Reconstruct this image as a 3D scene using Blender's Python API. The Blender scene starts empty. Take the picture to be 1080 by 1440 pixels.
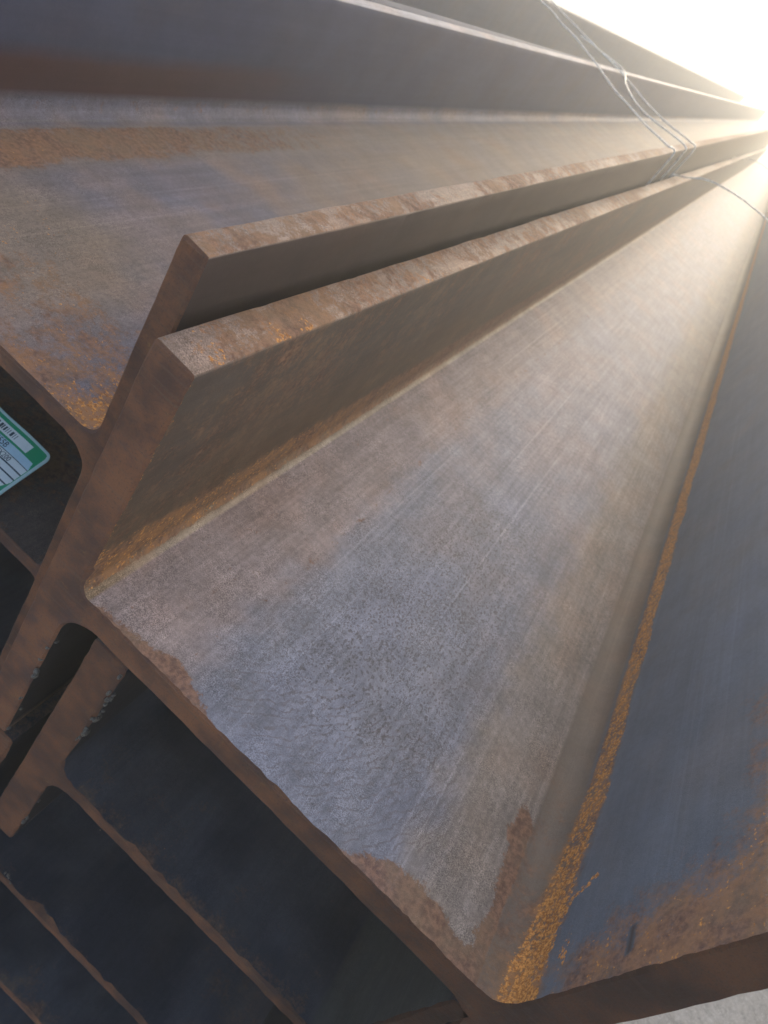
import bpy, bmesh, math, random
from mathutils import Vector, Matrix, noise

random.seed(7)
sc = bpy.context.scene
col = sc.collection
S = 0.26                 # metres per measuring unit (camera to the near beam end = 1 unit)
GZ = -5.9               # ground level in units below the camera

# ------------------------------------------------------------------ camera
cam = bpy.data.cameras.new('camera')
co = bpy.data.objects.new('camera', cam); col.objects.link(co); sc.camera = co
Xc = (0.71941205, 0.69301141, -0.04670634)
Yc = (0.44465378, -0.40784727, 0.79746073)
Zc = (0.53360034, -0.59447101, -0.60156039)
M = Matrix(((Xc[0], -Xc[1], -Xc[2], 0), (Yc[0], -Yc[1], -Yc[2], 0), (Zc[0], -Zc[1], -Zc[2], -GZ * S), (0, 0, 0, 1)))
co.matrix_world = M
cam.sensor_fit = 'VERTICAL'; cam.sensor_height = 36
cam.lens = 1021.99 / 1440 * 36
cam.clip_start = 0.01; cam.clip_end = 3000
cam.dof.use_dof = True; cam.dof.focus_distance = 0.44; cam.dof.aperture_fstop = 14
sc.render.resolution_x = 768; sc.render.resolution_y = 1024

# ------------------------------------------------------------------ sky, sun, exposure
SUN_EL, SUN_AZ = math.radians(12), math.radians(1.5)      # azimuth from +Y towards +X
w = bpy.data.worlds.new('World'); sc.world = w; w.use_nodes = True
nt = w.node_tree; nt.nodes.clear()
sky = nt.nodes.new('ShaderNodeTexSky'); sky.sky_type = 'NISHITA'; sky.sun_disc = False
sky.sun_elevation = SUN_EL; sky.sun_rotation = SUN_AZ
sky.air_density = .7; sky.dust_density = 3.0; sky.ozone_density = .5
bg = nt.nodes.new('ShaderNodeBackground'); bg.inputs[1].default_value = 0.15
wo = nt.nodes.new('ShaderNodeOutputWorld')
nt.links.new(sky.outputs[0], bg.inputs[0]); nt.links.new(bg.outputs[0], wo.inputs[0])
sd = bpy.data.lights.new('sun', 'SUN'); sd.energy = 0.62; sd.angle = math.radians(10); sd.color = (1, .92, .79)
so = bpy.data.objects.new('sun', sd); col.objects.link(so)
d = Vector((math.sin(SUN_AZ) * math.cos(SUN_EL), math.cos(SUN_AZ) * math.cos(SUN_EL), math.sin(SUN_EL)))
so.rotation_euler = (-d).to_track_quat('-Z', 'Y').to_euler()
sc.view_settings.view_transform = 'Standard'; sc.view_settings.look = 'None'
sc.view_settings.exposure = 1.38; sc.view_settings.gamma = 1
sc.render.engine = 'CYCLES'
sc.cycles.volume_bounces = 0; sc.cycles.max_bounces = 6
sc.cycles.volume_step_rate = 1

# ------------------------------------------------------------------ helpers
def tag(o, label=None, cat=None, group=None, kind=None):
    if label: o['label'] = label
    if cat: o['category'] = cat
    if group: o['group'] = group
    if kind: o['kind'] = kind
    return o

def lerp(a, b, t): return a + (b - a) * t
def sstep(a, b, x):
    t = min(1, max(0, (x - a) / (b - a))); return t * t * (3 - 2 * t)
def mix3(a, b, t): return tuple(lerp(p, q, t) for p, q in zip(a, b))
def fbm(x, y, z=0.0): return noise.fractal(Vector((x, y, z)), 0.8, 2.0, 4)     # about -1..1
def seg_dist(px, py, pts):
    best = 1e9
    for (ax, ay), (bx, by) in zip(pts, pts[1:]):
        dx, dy = bx - ax, by - ay; l = dx * dx + dy * dy
        t = 0 if l == 0 else min(1, max(0, ((px - ax) * dx + (py - ay) * dy) / l))
        best = min(best, math.hypot(px - ax - dx * t, py - ay - dy * t))
    return best
def poly_sd(px, py, P):                       # signed distance, positive inside
    ins = False; n = len(P); j = n - 1
    for i in range(n):
        if (P[i][1] > py) != (P[j][1] > py) and px < (P[j][0] - P[i][0]) * (py - P[i][1]) / (P[j][1] - P[i][1]) + P[i][0]:
            ins = not ins
        j = i
    dd = seg_dist(px, py, list(P) + [P[0]])
    return dd if ins else -dd

class NB:
    """tiny node builder"""
    def __init__(s, name):
        s.m = bpy.data.materials.new(name); s.m.use_nodes = True
        s.t = s.m.node_tree; s.t.nodes.clear()
        s.out = s.t.nodes.new('ShaderNodeOutputMaterial')
    def n(s, typ, **kw):
        nd = s.t.nodes.new(typ)
        for k, v in kw.items(): setattr(nd, k, v)
        return nd
    def l(s, a, b): s.t.links.new(a, b)
    def put(s, inp, v):
        if isinstance(v, bpy.types.NodeSocket): s.l(v, inp)
        else: inp.default_value = v
    def math(s, op, a, b=0.0, c=None, clamp=False):
        nd = s.n('ShaderNodeMath', operation=op); nd.use_clamp = clamp
        s.put(nd.inputs[0], a); s.put(nd.inputs[1], b)
        if c is not None: s.put(nd.inputs[2], c)
        return nd.outputs[0]
    def rng(s, v, a, b, c=0.0, d=1.0, smooth=True):
        nd = s.n('ShaderNodeMapRange'); nd.interpolation_type = 'SMOOTHSTEP' if smooth else 'LINEAR'
        s.put(nd.inputs[0], v)
        for i, x in enumerate((a, b, c, d)): s.put(nd.inputs[i + 1], x)
        return nd.outputs[0]
    def mix(s, f, a, b, mode='MIX'):
        nd = s.n('ShaderNodeMix', data_type='RGBA', blend_type=mode)
        s.put(nd.inputs[0], f); s.put(nd.inputs[6], a); s.put(nd.inputs[7], b)
        return nd.outputs[2]
    def coords(s, scale=(1, 1, 1), loc=(0, 0, 0)):
        tc = s.n('ShaderNodeTexCoord'); mp = s.n('ShaderNodeMapping')
        mp.inputs['Scale'].default_value = tuple(c / S for c in scale); mp.inputs['Location'].default_value = loc
        s.l(tc.outputs['Object'], mp.inputs[0]); return mp.outputs[0]
    def noise(s, vec, scale, detail=2.0, rough=.55, dist=0.0):
        nd = s.n('ShaderNodeTexNoise'); s.l(vec, nd.inputs['Vector'])
        nd.inputs['Scale'].default_value = scale; nd.inputs['Detail'].default_value = detail
        nd.inputs['Roughness'].default_value = rough; nd.inputs['Distortion'].default_value = dist
        return nd.outputs[0]
    def voro(s, vec, scale, feat='F1'):
        nd = s.n('ShaderNodeTexVoronoi', feature=feat); s.l(vec, nd.inputs['Vector']); nd.inputs['Scale'].default_value = scale
        return nd.outputs[0]
    def sep(s, name):
        at = s.n('ShaderNodeAttribute', attribute_name=name)
        sp = s.n('ShaderNodeSeparateColor'); s.l(at.outputs['Color'], sp.inputs[0])
        return at, sp
    def bsdf(s, color, rough, metal=0.0, normal=None, spec=.5):
        b = s.n('ShaderNodeBsdfPrincipled')
        s.put(b.inputs['Base Color'], color); s.put(b.inputs['Roughness'], rough); s.put(b.inputs['Metallic'], metal)
        b.inputs['Specular IOR Level'].default_value = spec
        if normal is not None: s.l(normal, b.inputs['Normal'])
        s.l(b.outputs[0], s.out.inputs[0]); return b
    def bump(s, h, strength, dist, nrm=None):
        b = s.n('ShaderNodeBump'); b.inputs['Strength'].default_value = strength; b.inputs['Distance'].default_value = dist
        s.l(h, b.inputs['Height'])
        if nrm is not None: s.l(nrm, b.inputs['Normal'])
        return b.outputs[0]

# ------------------------------------------------------------------ materials
def steel_material():
    b = NB('weathered_mill_scale_steel')
    c1 = b.coords(); cs = b.coords((70, 1.3, 70), (3, 0, 0)); cs2 = b.coords((22, .8, 22), (0, 5, 0))
    _, mk = b.sep('mask'); tint, _ = b.sep('tint')
    mat_, _ = b.sep('mask'); tooth = mat_.outputs['Alpha']
    fine = b.noise(c1, 330, 3, .7); mid = b.noise(c1, 46, 4, .6); blot = b.noise(c1, 6, 5, .6)
    str1 = b.noise(cs, 1, 2, .5); str2 = b.noise(cs2, 1, 3, .5)
    # scale colour with cloudiness, drawn streaks and a salt-and-pepper tooth
    v = b.math('MULTIPLY', b.math('ADD', 1.0, b.math('MULTIPLY', b.rng(blot, .25, .75, -.2, .2), b.math('ADD', .3, b.math('MULTIPLY', tooth, .5)))), b.rng(str2, .3, .7, .96, 1.04))
    def amp(x, k): return b.math('ADD', 1.0, b.math('MULTIPLY', b.math('MULTIPLY', x, k), tooth))
    v = b.math('MULTIPLY', v, amp(b.rng(str1, .3, .7, -1, 1), .08))
    v = b.math('MULTIPLY', v, amp(b.math('MULTIPLY', b.rng(fine, .33, .68, -1, 1), b.rng(b.noise(c1, 9, 5, .7), .35, .65, .3, 1.25)), .42))
    v = b.math('MULTIPLY', v, amp(b.rng(mid, .3, .7, -1, 1), .13))
    v = b.math('MULTIPLY', v, amp(b.rng(b.noise(b.coords((34, 2.2, 34), (5, 5, 1)), 1, 6, .75), .3, .7, -1, 1), .12))
    scr = b.rng(b.noise(b.coords((55, .22, 55), (2, 8, 1)), 1, 1, .5), .68, .76)
    v = b.math('MULTIPLY', v, amp(scr, .22))
    g = b.n('ShaderNodeCombineColor'); [b.l(v, g.inputs[i]) for i in range(3)]
    base = b.mix(1.0, tint.outputs['Color'], g.outputs[0], 'MULTIPLY')
    # warm and cool drift
    drift = b.noise(b.coords((1, .6, 1), (9, 2, 4)), 3.2, 4, .6)
    base = b.mix(b.rng(drift, .45, .7, 0, .4), base, b.mix(1, base, (1.28, .98, .78, 1), 'MULTIPLY'))
    base = b.mix(b.rng(drift, .5, .3, 0, .22), base, b.mix(1, base, (.86, .95, 1.2, 1), 'MULTIPLY'))
    # short dark flecks where the mask asks for them (alpha channel lives in 'tint' alpha)
    fl = b.noise(b.coords((150, 90, 150), (1, 2, 3)), 1, 1, .5)
    flf = b.math('MULTIPLY', b.rng(fl, .56, .64), tint.outputs['Alpha'])
    base = b.mix(b.math('MULTIPLY', flf, .6), base, (.075, .06, .058, 1))
    # ripple lines left by drying water
    wv = b.n('ShaderNodeTexWave', wave_type='RINGS', rings_direction='Z'); wv.inputs['Scale'].default_value = 13
    wv.inputs['Distortion'].default_value = 8.0; wv.inputs['Detail'].default_value = 3; wv.inputs['Detail Scale'].default_value = 1.3
    b.l(b.coords((1, 1, 1), (.75, -.75, 0)), wv.inputs['Vector'])
    rip = b.math('MULTIPLY', b.rng(wv.outputs['Fac'], .72, .97), b.math('MULTIPLY', mk.outputs[2], b.rng(mid, .38, .58)))
    base = b.mix(b.math('MULTIPLY', rip, .36), base, (.085, .055, .045, 1))
    # brown rust
    nb = b.noise(c1, 17, 6, .68, .3)
    e = b.math('ADD', mk.outputs[0], b.math('ADD', b.math('MULTIPLY', b.math('SUBTRACT', nb, .5), .8), b.math('MULTIPLY', b.math('SUBTRACT', b.noise(c1, 110, 3, .75), .5), .38)))
    bf = b.rng(e, b.rng(tooth, .3, 1, .34, .45), b.rng(tooth, .3, 1, .68, .56))
    brown = b.mix(b.rng(b.noise(c1, 60, 4, .7), .35, .65), (.13, .062, .038, 1), (.30, .155, .092, 1))
    brown = b.mix(b.rng(blot, .4, .65, 0, .55), brown, (.23, .15, .085, 1))
    brown = b.mix(b.math('MULTIPLY', b.rng(mk.outputs[1], .1, .5), b.rng(b.noise(c1, 11, 5, .7), .4, .62)), brown, (.40, .19, .075, 1))
    col1 = b.mix(b.math('MULTIPLY', bf, .82), base, brown)
    # loose orange rust, granular
    gr = b.voro(c1, 80)
    e2 = b.math('ADD', mk.outputs[1], b.math('ADD', b.math('ADD', b.math('MULTIPLY', b.math('SUBTRACT', b.noise(c1, 24, 5, .8), .5), .9), b.math('MULTIPLY', b.math('SUBTRACT', b.noise(c1, 160, 3, .8), .5), .7)), b.math('MULTIPLY', b.math('SUBTRACT', .42, gr), .42)))
    of = b.rng(e2, .45, .58)
    orange = b.mix(b.rng(b.noise(c1, 120, 3, .7), .35, .65), (.32, .12, .032, 1), (.76, .36, .10, 1))
    col2 = b.mix(b.math('MULTIPLY', of, .93), col1, orange)
    anyr = b.math('MAXIMUM', bf, of)
    rough = b.math('ADD', b.rng(anyr, 0, 1, .74, .9), b.math('MULTIPLY', b.math('SUBTRACT', fine, .5), .25))
    metal = b.rng(anyr, 0, 1, .15, 0)
    h = b.math('ADD', b.math('MULTIPLY', fine, .5), b.math('ADD', b.math('MULTIPLY', mid, .6), b.math('MULTIPLY', of, .35)))
    h = b.math('ADD', h, b.math('MULTIPLY', b.math('MULTIPLY', str1, tooth), .15))
    h = b.math('SUBTRACT', b.math('MULTIPLY', h, b.math('ADD', .35, b.math('MULTIPLY', tooth, .65))), b.math('MULTIPLY', rip, .04))
    nrm = b.bump(h, .35, .0012)
    b.bsdf(col2, rough, metal, nrm, .15)
    return b.m

def end_material():
    b = NB('sawn_rusty_steel_end')
    c1 = b.coords()
    n1 = b.noise(c1, 5, 5, .65); n2 = b.noise(c1, 40, 4, .7); n3 = b.noise(b.coords((1, 1, 1), (4, 4, 4)), 160, 3, .7)
    saw = b.noise(b.coords((6, 1, 85), (0, 0, 0)), 1, 2, .5)
    c = b.mix(b.rng(n1, .35, .65), (.13, .064, .044, 1), (.30, .120, .058, 1))
    c = b.mix(b.rng(b.noise(b.coords((5, 1, 120), (0, 0, 0)), 1, 3, .6), .52, .7, 0, .5), c, (.20, .115, .075, 1))
    c = b.mix(b.rng(n3, .5, .72, 0, .5), c, (.07, .05, .045, 1))
    c = b.mix(b.rng(b.noise(b.coords((1, 1, 1), (7, 1, 2)), 14, 6, .8), .58, .70, 0, .7), c, (.34, .17, .06, 1))
    c = b.mix(b.rng(b.noise(b.coords((1, 1, 1), (1, 9, 5)), 3.5, 5, .7), .52, .68, 0, .6), c, (.10, .062, .058, 1))
    ea = b.n('ShaderNodeAttribute', attribute_name='endc').outputs['Fac']
    g = b.n('ShaderNodeCombineColor'); [b.l(ea, g.inputs[i]) for i in range(3)]
    c = b.mix(1.0, c, g.outputs[0], 'MULTIPLY')
    h = b.math('ADD', b.math('MULTIPLY', saw, .5), b.math('ADD', n2, b.math('MULTIPLY', n3, .4)))
    b.bsdf(c, b.rng(n2, .3, .7, .7, .9), 0, b.bump(h, .7, .0013), .18)
    return b.m

def simple(name, c, rough=.5, metal=0.0, vary=.15, scale=30):
    b = NB(name); n = b.noise(b.coords(), scale, 3, .6)
    k = tuple(x * (1 - vary) for x in c) + (1,); k2 = tuple(min(1, x * (1 + vary)) for x in c) + (1,)
    b.bsdf(b.mix(b.rng(n, .3, .7), k, k2), rough, metal)
    return b.m

def ground_material():
    b = NB('grey_concrete_yard')
    c = b.coords((.26, .26, .26))
    n1 = b.noise(c, 1.2, 5, .6); n2 = b.noise(c, 28, 5, .75); n3 = b.noise(c, 110, 3, .8)
    cc = b.mix(b.rng(n1, .3, .7), (.33, .30, .27, 1), (.46, .43, .39, 1))
    cc = b.mix(b.rng(n2, .4, .65, 0, .7), cc, (.19, .17, .15, 1))
    cc = b.mix(b.rng(n3, .52, .68, 0, .8), cc, (.62, .60, .56, 1))
    b.bsdf(cc, .9, 0, b.bump(b.math('ADD', n2, n3), .6, .006))
    return b.m

MS, ME = steel_material(), end_material()

# ------------------------------------------------------------------ H beams
def build_beam(spec):
    sp = dict(r=.085, Y0=1, pitch=0.0, length=46, loop=.05, fine=0, jag=.004, nicks=(), seed=1); sp.update(spec)
    LO, LI, RI, RO = sp['x']; tL, tR, bL, bR = sp['tL'], sp['tR'], sp['bL'], sp['bR']; wt, wb = sp['wt'], sp['wb']; r = sp['r']; rb = sp.get('rb', r); rr = sp.get('rr', r); sd = sp['seed'] * 13.7
    c = .008
    def arc(cx, cz, rr, a0, a1, n=8): return [(cx + rr * math.cos(math.radians(lerp(a0, a1, i / n))), cz + rr * math.sin(math.radians(lerp(a0, a1, i / n)))) for i in range(n + 1)]
    A = []                                    # (x, z, part of the edge that STARTS here, surface kind of that edge)
    def add(pts, part, kinds):
        for i, p in enumerate(pts): A.append((p[0], p[1], part, kinds[i] if isinstance(kinds, (list, tuple)) else kinds))
    def tip(x0, x1, z, up):                   # rounded corners of a flange tip, travelling from x0 to x1
        sx = 1 if x1 > x0 else -1; sz = -1 if up else 1
        p = [(x0, z + sz * c), (x0 + sx * c * .3, z + sz * c * .3), (x0 + sx * c, z), (x1 - sx * c, z), (x1 - sx * c * .3, z + sz * c * .3), (x1, z + sz * c)]
        return p
    t = tip(LO, LI, tL, True); add(t[:-1], 'L', 'tip'); add([t[-1]], 'L', 'in_t')
    a = arc(LI + r, wt + r, r, 180, 270); add(a[:-1], 'L', 'fil_t'); add([a[-1]], 'W', 'web_t')
    a = arc(RI - rr, wt + rr, rr, 270, 360); add(a[:-1], 'R', 'fil_t'); add([a[-1]], 'R', 'in_t')
    t = tip(RI, RO, tR, True); add(t[:-1], 'R', 'tip'); add([t[-1]], 'R', 'out')
    t = tip(RO, RI, bR, False); add(t[:-1], 'R', 'tip'); add([t[-1]], 'R', 'in_b')
    a = arc(RI - rb, wb - rb, rb, 0, 90); add(a[:-1], 'R', 'fil_b'); add([a[-1]], 'W', 'web_b')
    a = arc(LI + rb, wb - rb, rb, 90, 180); add(a[:-1], 'L', 'fil_b'); add([a[-1]], 'L', 'in_b')
    t = tip(LI, LO, bL, False); add(t[:-1], 'L', 'tip'); add([t[-1]], 'L', 'out')
    # resample long edges
    pts = []
    n = len(A)
    for i in range(n):
        x0, z0, part, kd = A[i]; x1, z1 = A[(i + 1) % n][:2]
        dl = math.hypot(x1 - x0, z1 - z0)
        step = sp['loop']
        if sp['fine'] and kd in sp['finekinds']: step = sp['fine']
        k = max(1, int(dl / step))
        for j in range(k): pts.append([lerp(x0, x1, j / k), lerp(z0, z1, j / k), part, kd])
    n = len(pts)
    nor = []
    for i in range(n):
        ax, az = pts[i - 1][:2]; bx, bz = pts[(i + 1) % n][:2]
        dx, dz = bx - ax, bz - az; l = math.hypot(dx, dz) or 1
        nor.append((-dz / l, dx / l))         # outward for this travelling direction
    # stations along the beam
    ys = [0.0, .008, .03]
    st = sp['fine'] or .05; y = .03; lim = sp.get('fine_len', .3)
    while y < sp['length']:
        y += st if y < lim else max(st, (y - lim) * .10 + st)
        ys.append(min(y, sp['length']))
    P = sp['length']
    # base of the thing: centre of the near end, on its lowest edge
    bx0, bz0 = (LO + RO) / 2, min(bL, bR)
    root = bpy.data.objects.new(sp['name'], None); col.objects.link(root); root.empty_display_size = .05
    root.location = (bx0 * S, sp['Y0'] * S, (bz0 - GZ) * S)
    root.rotation_euler = (math.atan(sp['pitch']), 0, 0)
    tag(root, sp['label'], 'steel beam', 'steel beams stacked in the pile', 'thing')
    V = []; MK = []; TN = []
    fn = sp['surface']
    for si, yy in enumerate(ys):
        for i in range(n):
            x, z, part, kd = pts[i]; nx, nz = nor[i]
            rag = fbm(x * 9 + sd, z * 9, 0) * .6 + fbm(x * 40, z * 40, sd) * .7
            cc = max(.0015, .006 + sp['jag'] * rag)
            yv = yy
            nk = 0
            for (qx, qz, qr, qd) in sp['nicks']:
                q = math.hypot(x - qx, z - qz)
                if q < qr: nk = max(nk, qd * (1 - q / qr))
            if si == 0: off = -cc - nk * .5; yv = 0
            elif si == 1: off = 0; yv = cc + nk
            else:
                off = 0; yv = max(yy, cc + nk + .004 * si) if yy < .1 else yy
            wob = .0022 * fbm(x * 2 + sd, yy * 1.5, z * 2)
            if kd != 'web_t' and kd != 'web_b': wob += .0016 * noise.noise(Vector((x * 5, yy * 6, z * 5 + sd)))
            if kd == 'tip': wob -= .006 * max(0, noise.noise(Vector((x * 9, yy * 14, sd))) - .35)
            off += wob if part != 'W' else wob * .6
            V.append(((x + nx * off - bx0) * S, yv * S, (z + nz * off - bz0) * S))
            m, tn = fn(kd, x, yy, z)
            MK.append(m if len(m) == 4 else (*m, 1.0)); TN.append(tn)
    names = {'L': 'flange', 'R': 'flange', 'W': 'web'}
    for part in 'LWR':
        idx = {}; vs = []; fs = []; mats = []
        def vid(k):
            if k not in idx: idx[k] = len(vs); vs.append(k)
            return idx[k]
        for si in range(len(ys) - 1):
            for i in range(n):
                if pts[i][2] != part: continue
                j = (i + 1) % n
                a0, a1, b1, b0 = si * n + i, si * n + j, (si + 1) * n + j, (si + 1) * n + i
                fs.append([vid(a0), vid(b0), vid(b1), vid(a1)]); mats.append(1 if si == 0 else 0)
        for s_end in (0, len(ys) - 1):        # end caps
            loop = []
            for i in range(n):
                j = (i + 1) % n
                if pts[i][2] == part:
                    if not loop or loop[-1] != i: loop.append(i)
                    loop.append(j)
            # L wraps round the start of the list: rotate so that it is one run
            ordered = []
            for q in loop:
                if q not in ordered: ordered.append(q)
            f = [vid(s_end * n + q) for q in ordered]
            fs.append(f if s_end == 0 else f[::-1]); mats.append(1)
        me = bpy.data.meshes.new(names[part]); me.from_pydata([V[k] for k in vs], [], fs)
        me.materials.append(MS); me.materials.append(ME)
        me.polygons.foreach_set('material_index', mats)
        me.polygons.foreach_set('use_smooth', [True] * len(fs))
        me.set_sharp_from_angle(angle=math.radians(32))
        at = me.attributes.new('mask', 'FLOAT_COLOR', 'POINT'); at.data.foreach_set('color', [q for k in vs for q in MK[k]])
        ec = sp.get('endc', lambda x, z: 1.0)
        at = me.attributes.new('endc', 'FLOAT', 'POINT'); at.data.foreach_set('value', [ec(V[k][0] / S + bx0, V[k][2] / S + bz0) for k in vs])
        at = me.attributes.new('tint', 'FLOAT_COLOR', 'POINT'); at.data.foreach_set('color', [q for k in vs for q in TN[k]])
        me.update()
        o = bpy.data.objects.new(names[part], me); col.objects.link(o); o.parent = root
    # slag beads hanging on the cut edges
    beads = sp.get('beads', ())
    if beads:
        bm = bmesh.new()
        for (x, z, dy, rad) in beads:
            q = bmesh.ops.create_icosphere(bm, subdivisions=2, radius=rad * S)['verts']
            sx, sy, sz = random.uniform(.5, 1.1), random.uniform(.6, 1.5), random.uniform(.5, 1.1)
            o3 = random.uniform(0, 99)
            for v in q:
                k = 1 + .6 * noise.noise(v.co * (180 / (rad * 100)) + Vector((o3, 0, 0)))
                v.co = Vector((v.co.x * sx * k + (x - bx0) * S, v.co.y * sy * k + dy * S, v.co.z * sz * k + (z - bz0) * S))
        me = bpy.data.meshes.new('slag_beads'); bm.to_mesh(me); bm.free(); me.materials.append(MSLAG)
        me.polygons.foreach_set('use_smooth', [True] * len(me.polygons))
        o = bpy.data.objects.new('slag_beads', me); col.objects.link(o); o.parent = root; o['kind'] = 'stuff'
    return root

MSLAG = simple('grey_slag', (.15, .12, .09), .55, .1, .6, 300)

# --- surface descriptions: (brown, orange, ripple), (r, g, b, flecks); x, z in units, y from the near end
BLUE = (.125, .15, .195); GREY = (.22, .205, .225); TAN = (.25, .205, .165); DUSK = (.10, .092, .10); OLIVE = (.15, .118, .09)
PINK = (.27, .215, .20)

RUST_EDGE = [(-.56, -.10), (-.43, .02), (-.29, .035), (-.17, .065), (-.09, .03), (.0, .0), (.18, -.02), (.376, -.01), (.526, .09), (.637, .10), (.785, .055), (.812, .17), (.800, .32), (.775, .44), (.80, .55), (.855, .48), (.872, .30), (.90, .0), (.90, -.2), (-.5, -.2)]
RIPPLE = [(-.16, .16), (.0, .02), (.45, .0), (.66, .18), (.64, .42), (.45, .52), (.15, .38)]
FLECK = [(-.12, .2), (.2, .12), (.5, .2), (.62, .5), (.58, 1.1), (.45, 2.0), (0, 1.6), (-.1, .7)]

def surf_A(kd, x, y, z):
    br = og = rp = fk = 0.0; tn = GREY
    nz = fbm(x * 3, y * 3, z * 3)
    if kd in ('web_t',) or (kd == 'fil_t' and z < -1.53):
        cx = x + .04 * fbm(x * 4, y * 3, 1)
        cx += .05 * fbm(x * 11, y * 8, 4); t_l = sstep(-.08, -.24, cx); t_r = sstep(.48, .66, cx)
        tn = mix3(GREY, BLUE, sstep(.55, .25, abs(x - .2)) * .55 * sstep(3.5, .6, y))
        tn = mix3(tn, PINK, t_l * .8); tn = mix3(tn, TAN, t_r * .75)
        tn = tuple(q * (1.08 + .20 * sstep(.5, .2, abs(x - .15))) for q in tn)
        dd = poly_sd(x, y + .0, RUST_EDGE)
        br = .5 + max(-.45, min(.4, dd * 11)) if dd > -.08 else .05
        br = max(br, .30 * t_l + .05, .24 * t_r)
        if x > .82: br = max(br, .35 * sstep(1.6, .2, y))
        rp = sstep(-.03, .06, poly_sd(x, y, RIPPLE))
        fk = sstep(-.1, .2, poly_sd(x, y, FLECK))
        l = -.17 + .01 * math.sin(y * 2)
        if abs(x - l) < .012: br = max(br, .42)
    if kd == 'fil_t' and x < 0:
        k = sstep(-1.568, -1.576, z)  # pale line at the fillet foot, a highlight put into the tint
        tn = mix3((.26, .19, .12), (.36, .30, .23), k * sstep(0, .25, y)); br = .60 * (1 - k); og = .42 * sstep(3.5, .2, y) * (1 - k)
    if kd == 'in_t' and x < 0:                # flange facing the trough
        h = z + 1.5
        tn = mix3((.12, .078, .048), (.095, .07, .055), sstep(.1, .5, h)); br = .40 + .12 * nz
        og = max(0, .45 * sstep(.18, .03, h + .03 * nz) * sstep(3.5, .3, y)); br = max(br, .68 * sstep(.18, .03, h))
        if y < .02: og = max(og, .42)
    if x > .8 and kd in ('in_t', 'fil_t'):    # right flange, slate blue with an orange run over the fillet
        if kd == 'fil_t' and z < -1.55: pass
        tn = mix3(BLUE, (.135, .160, .205), .5 + .5 * nz); tn = mix3(tn, GREY, 0)
        tn = mix3(tn, (.18, .145, .12), sstep(-1.485, -1.52, z))
        lo = lerp(-1.564, -1.494, sstep(0, .9, y)); hi = lerp(-1.440, -1.395, sstep(0, .7, y)) + .016 * fbm(y * 4, 3, 1)
        k = sstep(lo - .02, lo + .02, z) * sstep(hi + .015, hi - .02, z)
        og = k * (.56 + .08 * sstep(.6, .0, y) + .10 * sstep(1, 3, y))
        br = max(.66 * sstep(hi + .012, hi - .02, z) * sstep(lo - .02, lo + .015, z), .46 * sstep(hi + .05, hi, z) * sstep(1.6, .2, y), .50 * sstep(-1.5, -1.55, z) * sstep(.8, .2, y))
        cloud = [(1.0, -1.5), (1.03, -1.42), (1.12, -1.38), (1.155, -1.231), (1.217, -1.078), (1.235, -.929), (1.355, -.882), (1.7, -.88), (1.8, -.7), (.9, -.7), (.9, -1.5)]
        dd = poly_sd(y + 1, z, cloud)
        br = max(br, .44 + max(-.45, min(.3, dd * 2.2)))
        og = max(og, .35 * sstep(-.12, .08, dd) + .05 * nz)
        og = max(og, .60 * sstep(.022, .006, seg_dist(y + 1, z, [(1.09, -1.49), (1.145, -1.464), (1.257, -1.429), (1.315, -1.346)])))
        og = max(og, .52 * sstep(.03, .01, seg_dist(y + 1, z, [(1.08, -1.40), (1.15, -1.395)])))
        if seg_dist(y + 1, z, [(1.128, -1.172), (1.09, -1.178), (1.04, -1.172)]) < .005: tn = (.07, .055, .05); br = .2; og = 0
    if kd == 'tip':
        tn = (.27, .19, .145); br = .50 + .15 * nz; og = .27 + .14 * fbm(x, y * 4, 3)
        for (q, rr) in ((.09, .03), (.30, .025), (.40, .03), (1.1, .03)):
            if x < 0 and z > -1 and abs(y - q) < rr and x > -.53: og = .48
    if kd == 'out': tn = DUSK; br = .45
    if kd in ('in_b', 'web_b', 'fil_b'): tn = (.05, .042, .042); br = .2  # underside tinted dark to paint in the shade below the web
    return (br, og, rp, 1.0 if kd in ('web_t', 'tip') or x < 0 and kd == 'fil_t' else .3), (*tn, fk)

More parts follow.
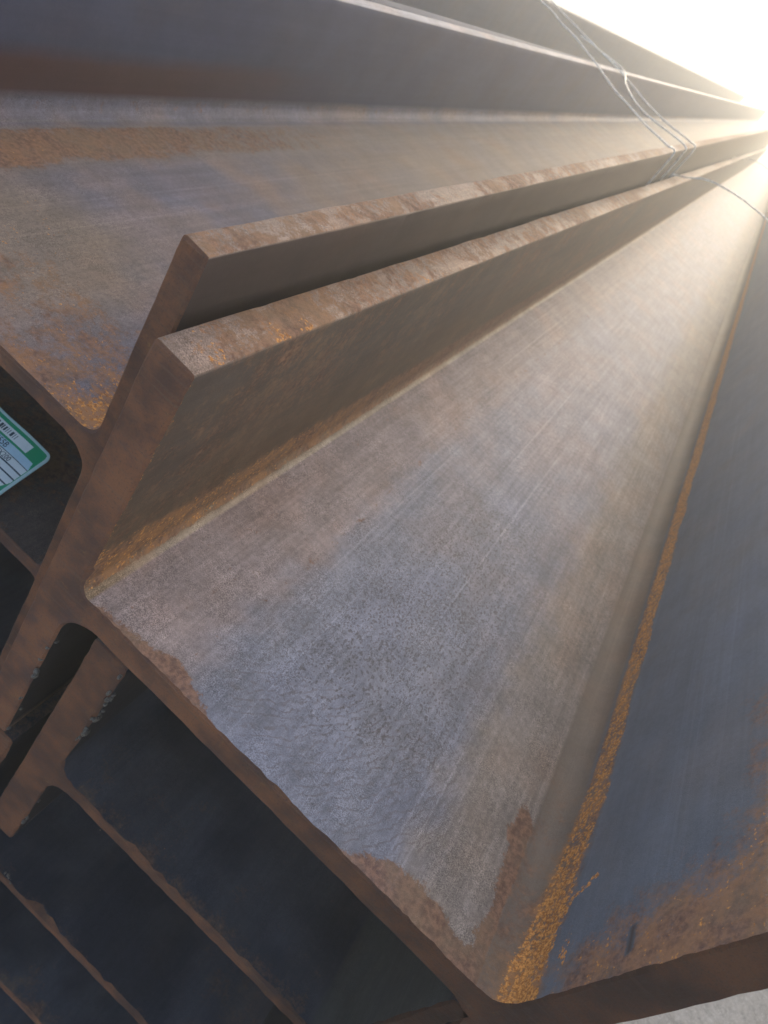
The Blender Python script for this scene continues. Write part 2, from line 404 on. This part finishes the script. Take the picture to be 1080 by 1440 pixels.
def surf_B(kd, x, y, z):
    br = og = rp = fk = 0.0; tn = GREY
    nz = fbm(x * 2.5, y * 2.5, z * 2)
    if kd == 'web_t' or kd == 'fil_t':
        tn = mix3((.175, .165, .20), (.24, .19, .18), sstep(-.35, .45, nz))
        dl = x + 1.85
        if kd == 'fil_t' and x < -1.5:
            tn = mix3(tn, (.32, .31, .28), sstep(.03, .06, dl)) ; br = .1 + .3 * sstep(.05, 0, dl)  # whitish strip paints the highlight along the left fillet
        band = sstep(.05, .09, dl) * sstep(.30, .2, dl + .04 * nz)
        br = max(br, band * (.52 * sstep(3.6, 1.0, y) + .15)); tn = mix3(tn, TAN, band * .7)
        near = sstep(.62, .0, y + .22 * nz + .10 * (abs(x + .95)) )
        br = max(br, .60 * near, .62 * sstep(-.86, -.74, x + .03 * nz) * sstep(1.4, .2, y))
        og = .36 * near + .16 * sstep(-.9, -.75, x) + .25 * band * sstep(2.5, .8, y)
        og = max(og, .30 * sstep(.35, .15, math.hypot(x + 1.35, (y - .3))) )
        tn = mix3(tn, (.27, .20, .13), max(sstep(1.0, 2.4, y) * sstep(-1.75, -1.5, x) * .6, .7 * sstep(.45, .15, math.hypot(x + 1.3, y - .35))))
        fk = .45 * sstep(1.6, .2, y)
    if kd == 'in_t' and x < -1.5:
        tn = mix3((.048, .056, .105), (.068, .076, .125), .5 + .5 * nz)  # blue of this flange paints in the reflected sky
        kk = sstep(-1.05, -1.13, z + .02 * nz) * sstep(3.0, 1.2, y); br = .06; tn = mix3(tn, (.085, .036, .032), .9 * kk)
    if kd == 'tip':
        tn = (.27, .20, .16); br = .52 + .15 * nz; og = .26 + .16 * fbm(x, y * 4, 3)
        if x < -1.5: tn = (.42, .40, .40); br = .1; og = 0  # left tip paled in colour to read as a sunlit edge
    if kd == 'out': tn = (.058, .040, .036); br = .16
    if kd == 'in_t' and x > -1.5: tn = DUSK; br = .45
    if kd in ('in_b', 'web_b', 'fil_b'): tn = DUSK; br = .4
    return (br, og, rp, .2 if kd in ('in_t', 'out') else (.35 + .3 * sstep(2.0, .3, y) if kd == 'web_t' else .8)), (*tn, fk)

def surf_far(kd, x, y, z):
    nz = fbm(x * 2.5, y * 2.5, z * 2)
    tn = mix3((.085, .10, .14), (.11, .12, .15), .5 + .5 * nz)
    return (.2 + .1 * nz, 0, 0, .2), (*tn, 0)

def surf_low(kd, x, y, z):                    # the nested beams, their tints darkened to stand for the shade they lie in
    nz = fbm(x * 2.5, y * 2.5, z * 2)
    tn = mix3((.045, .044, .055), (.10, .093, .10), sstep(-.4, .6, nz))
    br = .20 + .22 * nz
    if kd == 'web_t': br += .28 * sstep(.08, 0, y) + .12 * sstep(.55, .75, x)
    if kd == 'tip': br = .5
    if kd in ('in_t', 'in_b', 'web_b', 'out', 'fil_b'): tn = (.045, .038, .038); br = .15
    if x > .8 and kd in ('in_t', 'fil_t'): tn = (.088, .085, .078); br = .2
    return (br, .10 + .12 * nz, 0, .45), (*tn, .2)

def surf_brown(kd, x, y, z):
    nz = fbm(x * 3, y * 3, z * 2)
    return (.50 + .25 * nz, .22 + .1 * nz, 0), (.16, .115, .095, .3)

def flakes(pts, n, r0, r1):
    out = []
    for _ in range(n):
        k = random.random(); (ax, az), (bx, bz) = pts
        out.append((lerp(ax, bx, k) + random.gauss(0, .004), lerp(az, bz, k) + random.gauss(0, .004), random.uniform(-.004, .02), random.uniform(r0, r1)))
    return out

FK = ('web_t', 'fil_t', 'in_t')
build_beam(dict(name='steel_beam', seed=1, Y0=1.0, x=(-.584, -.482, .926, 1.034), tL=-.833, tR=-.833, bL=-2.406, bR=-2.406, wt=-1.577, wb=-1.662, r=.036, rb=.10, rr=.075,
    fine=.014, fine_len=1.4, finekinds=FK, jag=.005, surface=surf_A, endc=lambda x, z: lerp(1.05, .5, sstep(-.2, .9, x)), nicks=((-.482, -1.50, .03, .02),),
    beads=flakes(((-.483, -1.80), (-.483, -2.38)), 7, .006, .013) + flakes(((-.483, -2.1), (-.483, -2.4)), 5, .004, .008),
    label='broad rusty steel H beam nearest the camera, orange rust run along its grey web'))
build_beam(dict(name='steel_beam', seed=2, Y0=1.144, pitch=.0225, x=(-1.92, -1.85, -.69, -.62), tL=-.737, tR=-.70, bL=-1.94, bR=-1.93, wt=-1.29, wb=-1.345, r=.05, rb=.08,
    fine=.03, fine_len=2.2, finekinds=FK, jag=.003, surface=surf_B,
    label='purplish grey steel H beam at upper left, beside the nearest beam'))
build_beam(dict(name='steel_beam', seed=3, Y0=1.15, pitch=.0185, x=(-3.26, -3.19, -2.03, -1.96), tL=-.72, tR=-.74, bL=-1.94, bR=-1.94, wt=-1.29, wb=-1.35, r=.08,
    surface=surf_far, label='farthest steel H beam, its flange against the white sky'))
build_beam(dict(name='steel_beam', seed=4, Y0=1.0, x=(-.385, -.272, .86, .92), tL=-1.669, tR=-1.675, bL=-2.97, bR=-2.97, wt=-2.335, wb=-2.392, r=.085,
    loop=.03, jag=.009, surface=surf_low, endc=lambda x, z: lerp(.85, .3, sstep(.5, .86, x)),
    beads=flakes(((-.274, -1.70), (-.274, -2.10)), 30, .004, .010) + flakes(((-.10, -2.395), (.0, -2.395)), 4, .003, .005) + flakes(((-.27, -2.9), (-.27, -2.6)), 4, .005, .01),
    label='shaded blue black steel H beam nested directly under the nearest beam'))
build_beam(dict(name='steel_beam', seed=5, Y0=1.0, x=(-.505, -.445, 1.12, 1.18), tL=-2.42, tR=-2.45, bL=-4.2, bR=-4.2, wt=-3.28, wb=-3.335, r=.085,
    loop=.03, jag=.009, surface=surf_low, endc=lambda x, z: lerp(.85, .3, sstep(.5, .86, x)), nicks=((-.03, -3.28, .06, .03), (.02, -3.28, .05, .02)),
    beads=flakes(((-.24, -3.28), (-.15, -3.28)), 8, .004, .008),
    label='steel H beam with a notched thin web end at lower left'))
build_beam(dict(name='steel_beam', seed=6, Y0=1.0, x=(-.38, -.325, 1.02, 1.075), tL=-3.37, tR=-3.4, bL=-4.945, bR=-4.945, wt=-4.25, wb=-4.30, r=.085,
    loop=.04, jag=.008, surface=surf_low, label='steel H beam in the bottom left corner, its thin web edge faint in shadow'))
build_beam(dict(name='steel_beam', seed=9, Y0=1.0, x=(-.46, -.41, .95, 1.0), tL=-4.33, tR=-4.33, bL=-5.895, bR=-5.895, wt=-5.15, wb=-5.2, r=.085,
    loop=.05, jag=.008, surface=surf_low, endc=lambda x, z: .6, label='lowest steel H beam of the pile, only its dark web showing at bottom left'))
build_beam(dict(name='steel_beam', seed=7, Y0=1.25, x=(-1.84, -1.79, -.755, -.705), tL=-1.38, tR=-1.38, bL=-2.7, bR=-2.7, wt=-2.03, wb=-2.083, r=.02,
    loop=.03, jag=.004, surface=surf_brown, label='dull brown steel H beam at left carrying the green and white tag'))
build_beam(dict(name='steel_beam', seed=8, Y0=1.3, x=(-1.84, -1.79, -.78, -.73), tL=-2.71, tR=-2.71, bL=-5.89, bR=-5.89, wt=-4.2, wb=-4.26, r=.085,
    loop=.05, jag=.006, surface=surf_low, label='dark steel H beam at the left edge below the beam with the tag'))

# ------------------------------------------------------------------ ground
def sheet(name, x0, x1, y0, y1, z, mat):
    me = bpy.data.meshes.new(name); me.from_pydata([(x0, y0, z), (x1, y0, z), (x1, y1, z), (x0, y1, z)], [], [(0, 1, 2, 3)])
    me.materials.append(mat); o = bpy.data.objects.new(name, me); col.objects.link(o); o['kind'] = 'structure'; return o
sheet('ground', -1500, 1500, -1500, 1500, 0, ground_material())

# ------------------------------------------------------------------ binding wires
MWIRE = simple('steel_wire', (.80, .75, .68), .5, .3, .3, 60)
def P3(x, y, z): return Vector((x * S, y * S, (z - GZ) * S))
def smooth_path(pts, k=6):
    out = []
    for i in range(len(pts) - 1):
        p0 = pts[max(0, i - 1)]; p1 = pts[i]; p2 = pts[i + 1]; p3 = pts[min(len(pts) - 1, i + 2)]
        for j in range(k):
            t = j / k
            out.append(.5 * ((2 * p1) + (p2 - p0) * t + (2 * p0 - 5 * p1 + 4 * p2 - p3) * t * t + (3 * p1 - p0 - 3 * p2 + p3) * t ** 3))
    out.append(pts[-1]); return out
def tube_into(bm, path, rad, seg=8):
    rings = []
    for i, p in enumerate(path):
        tdir = (path[min(i + 1, len(path) - 1)] - path[max(i - 1, 0)]).normalized()
        u = tdir.cross(Vector((.31, .2, .93))).normalized(); v = tdir.cross(u)
        rings.append([bm.verts.new(p + (u * math.cos(a) + v * math.sin(a)) * rad) for a in [2 * math.pi * q / seg for q in range(seg)]])
    for a, b in zip(rings, rings[1:]):
        for q in range(seg): bm.faces.new((a[q], a[(q + 1) % seg], b[(q + 1) % seg], b[q]))
    bm.faces.new(rings[0][::-1]); bm.faces.new(rings[-1])
def wire(label, paths, group=None):
    base = bpy.data.objects.new('binding_wire', None); col.objects.link(base); base.location = paths[0][0]
    tag(base, label, 'wire', group)
    for pth in paths:
        bm = bmesh.new(); tube_into(bm, [p - paths[0][0] + noise.noise_vector(p * 9) * .0035 for p in smooth_path(pth)], .0072 * S)
        me = bpy.data.meshes.new('strand'); bm.to_mesh(me); bm.free(); me.materials.append(MWIRE)
        me.polygons.foreach_set('use_smooth', [True] * len(me.polygons))
        o = bpy.data.objects.new('strand', me); col.objects.link(o); o.parent = base
    return base
def zB(y, t=-.70): return t + .0225 * (y - 1.144)
def span(y0, y1, sag):
    return [P3(-3.29, y0 + .1, -.70 + .0185 * (y0 - 1) - .35), P3(-3.285, y0, -.72 + .0185 * (y0 - 1.1)), P3(-3.22, y0, -.70 + .0185 * (y0 - 1.1)),
            P3(-2.6, lerp(y0, y1, .25), zB(y0) - sag), P3(-1.885, lerp(y0, y1, .5), zB(lerp(y0, y1, .5), -.715)),
            P3(-1.3, lerp(y0, y1, .75), zB(y1) - sag * .5), P3(-.72, y1, zB(y1) + .01), P3(-.655, y1, zB(y1) + .018), P3(-.607, y1 + .01, zB(y1) - .02), P3(-.603, y1 + .02, zB(y1) - .3), P3(-.604, y1 + .03, zB(y1) - .6)]
wire('nearer of the paired wires drawn slantwise over the two upper beams', [span(9.6, 7.0, .02)])
wire('farther of the paired wires drawn slantwise over the two upper beams', [span(10.3, 8.4, .035)])
wire('thin crossing wire lying over the middle of the paired wires', [[P3(-2.4, 9.3, zB(9.3) - .02), P3(-1.89, 9.55, zB(9.5) + .0), P3(-1.5, 8.4, zB(8.4) + .0), P3(-1.1, 7.9, zB(7.9) - .01), P3(-.66, 7.75, zB(7.75) + .02), P3(-.606, 7.75, zB(7.75) - .05), P3(-.603, 7.75, zB(7.75) - .3)]])
wire('curved wire arching from the nearest beam towards the right edge', [[P3(-.60, 8.3, -1.2), P3(-.598, 8.4, -.86), P3(-.56, 8.45, -.815), P3(-.47, 8.42, -.77), P3(-.27, 8.4, -.655), P3(.12, 8.2, -.565), P3(.37, 8.0, -.545), P3(.65, 7.9, -.60), P3(.90, 7.8, -.78), P3(.96, 7.8, -.818), P3(1.03, 7.8, -.85), P3(1.038, 7.8, -1.3)]])
wire('distant curved wire bridging the nearest beam close to the glare', [[P3(-.60, 18.5, -1.2), P3(-.598, 18.5, -.86), P3(-.55, 18.5, -.81), P3(-.27, 18.4, -.66), P3(.10, 18.0, -.577), P3(.5, 17.8, -.60), P3(.92, 17.7, -.80), P3(1.03, 17.7, -.85), P3(1.038, 17.7, -1.3)]])

# ------------------------------------------------------------------ tag
def build_tag():
    x0, x1, y0, y1 = -1.45, -1.018, 1.285, 1.496         # units
    zt = -2.028
    def surf(x, y):                                       # the sheet's height: its right end lifts off the steel
        k = max(0, x + 1.28); return zt + .006 + .5 * (y - 1.3) + .08 * k * k + .003 * math.sin(x * 22 + y * 9) + .008
    root = bpy.data.objects.new('tag', None); col.objects.link(root); base = P3((x0 + x1) / 2, y0, zt); root.location = base
    tag(root, 'green and white barcode tag lying on the brown beam at the left edge', 'tag')
    def plast(name, c, rough=.28):
        b = NB(name); n = b.noise(b.coords(), 25, 3, .6)
        b.bsdf(b.mix(b.rng(n, .35, .7, 0, .25), (*c, 1), (*(q * .75 for q in c), 1)), rough, 0, None, .5); return b.m
    mats = [plast('tag_white', (.86, .88, .86)), plast('tag_green', (.0, .34, .15)), plast('tag_pale_blue', (.55, .74, .84)), plast('tag_ink', (.02, .05, .07)), plast('tag_edge', (.55, .72, .68))]
    f = lambda y: (1.489 - y) / .158
    bars = []; u = -1.145; rb = random.Random(3)
    while u > -1.38:
        wdt = rb.choice((.003, .003, .006, .009)); bars.append((u - wdt, u)); u -= wdt + rb.choice((.003, .004, .006))
    def mat_at(x, y):
        if x > x1 - .010 or y > y1 - .008 or y < y0 + .008 or x < x0 + .012: return 4
        t = f(y)
        if x > x1 - .014 or x < x0 + .02: return 1
        if t < .085: return 1
        if t < .27:
            if x > -1.085: return 1
            if .12 < t < .225:
                for a, b in bars:
                    if a < x < b: return 3
            return 0
        if t < .31: return 1
        end = -1.046
        if x > end + .02 * math.sin(t * 4 - 1): return 1
        if t < .46: return 2
        if t > 1.16: return 1
        k = (t - .46) / .15
        if abs(k - round(k)) * .15 < .014 and k > -.1: return 3
        return 0
    dx = .0022; nx = int((x1 - x0) / dx); ny = int((y1 - y0) / dx)
    vs = []; fs = []; mi = []
    rc = .024
    def rounded(x, y):                                    # rounded right-hand corners
        cx, cy = x1 - rc, y1 - rc
        if x > cx and y > cy:
            qx, qy = x - cx, y - cy; m = max(qx, qy); l = math.hypot(qx, qy)
            if l > 0: x, y = cx + qx * m / l, cy + qy * m / l
        return x, y
    for j in range(ny + 1):
        for i in range(nx + 1):
            px, py = x0 + (x1 - x0) * i / nx, y0 + (y1 - y0) * j / ny
            qx, qy = rounded(px, py)
            vs.append(P3(qx, qy, surf(qx, qy)) - base)
    for j in range(ny):
        for i in range(nx):
            a = j * (nx + 1) + i; fs.append((a, a + 1, a + nx + 2, a + nx + 1))
            mi.append(mat_at(x0 + (x1 - x0) * (i + .5) / nx, y0 + (y1 - y0) * (j + .5) / ny))
    me = bpy.data.meshes.new('card'); me.from_pydata(vs, [], fs)
    for m in mats: me.materials.append(m)
    me.polygons.foreach_set('material_index', mi); me.polygons.foreach_set('use_smooth', [True] * len(fs))
    o = bpy.data.objects.new('card', me); col.objects.link(o); o.parent = root
    md = o.modifiers.new('thickness', 'SOLIDIFY'); md.thickness = .0016 * S * 2; md.offset = -1
    for (txt, xr, yb, sz) in (('Q355B', -1.140, 1.489 - .158 * .44, .026), ('500X200', -1.095, 1.489 - .158 * .595, .022), ('12000', -1.15, 1.489 - .158 * .745, .019)):
        cu = bpy.data.curves.new('print', 'FONT'); cu.body = txt; cu.size = sz; cu.align_x = 'RIGHT'
        tmp = bpy.data.objects.new('print', cu); col.objects.link(tmp)
        me2 = bpy.data.meshes.new_from_object(tmp.evaluated_get(bpy.context.evaluated_depsgraph_get())); bpy.data.objects.remove(tmp)
        for v in me2.vertices:
            X, Y = xr + v.co.x, yb + v.co.y
            v.co = P3(X, Y, surf(X, Y) + .0012) - base
        me2.name = 'print'; me2.materials.clear(); me2.materials.append(mats[3])
        t = bpy.data.objects.new('print', me2); col.objects.link(t); t.parent = root
build_tag()

# ------------------------------------------------------------------ haze
def haze(density, aniso, colr, x, y0, y1, z0, z1):
    bm = bmesh.new(); bmesh.ops.create_cube(bm, size=1)
    for v in bm.verts: v.co = Vector((v.co.x * 2 * x, y0 if v.co.y < 0 else y1, z0 if v.co.z < 0 else z1))
    me = bpy.data.meshes.new('haze'); bm.to_mesh(me); bm.free()
    m = bpy.data.materials.new('pale_haze'); m.use_nodes = True; t = m.node_tree; t.nodes.clear()
    pv = t.nodes.new('ShaderNodeVolumePrincipled'); out = t.nodes.new('ShaderNodeOutputMaterial')
    pv.inputs['Color'].default_value = (*colr, 1); pv.inputs['Density'].default_value = density; pv.inputs['Anisotropy'].default_value = aniso
    t.links.new(pv.outputs[0], out.inputs['Volume']); me.materials.append(m)
    o = bpy.data.objects.new('haze', me); col.objects.link(o); o['kind'] = 'stuff'
haze(.054, .38, (.92, .97, 1), 1600, -1600, 1600, -1.0, 1.75)
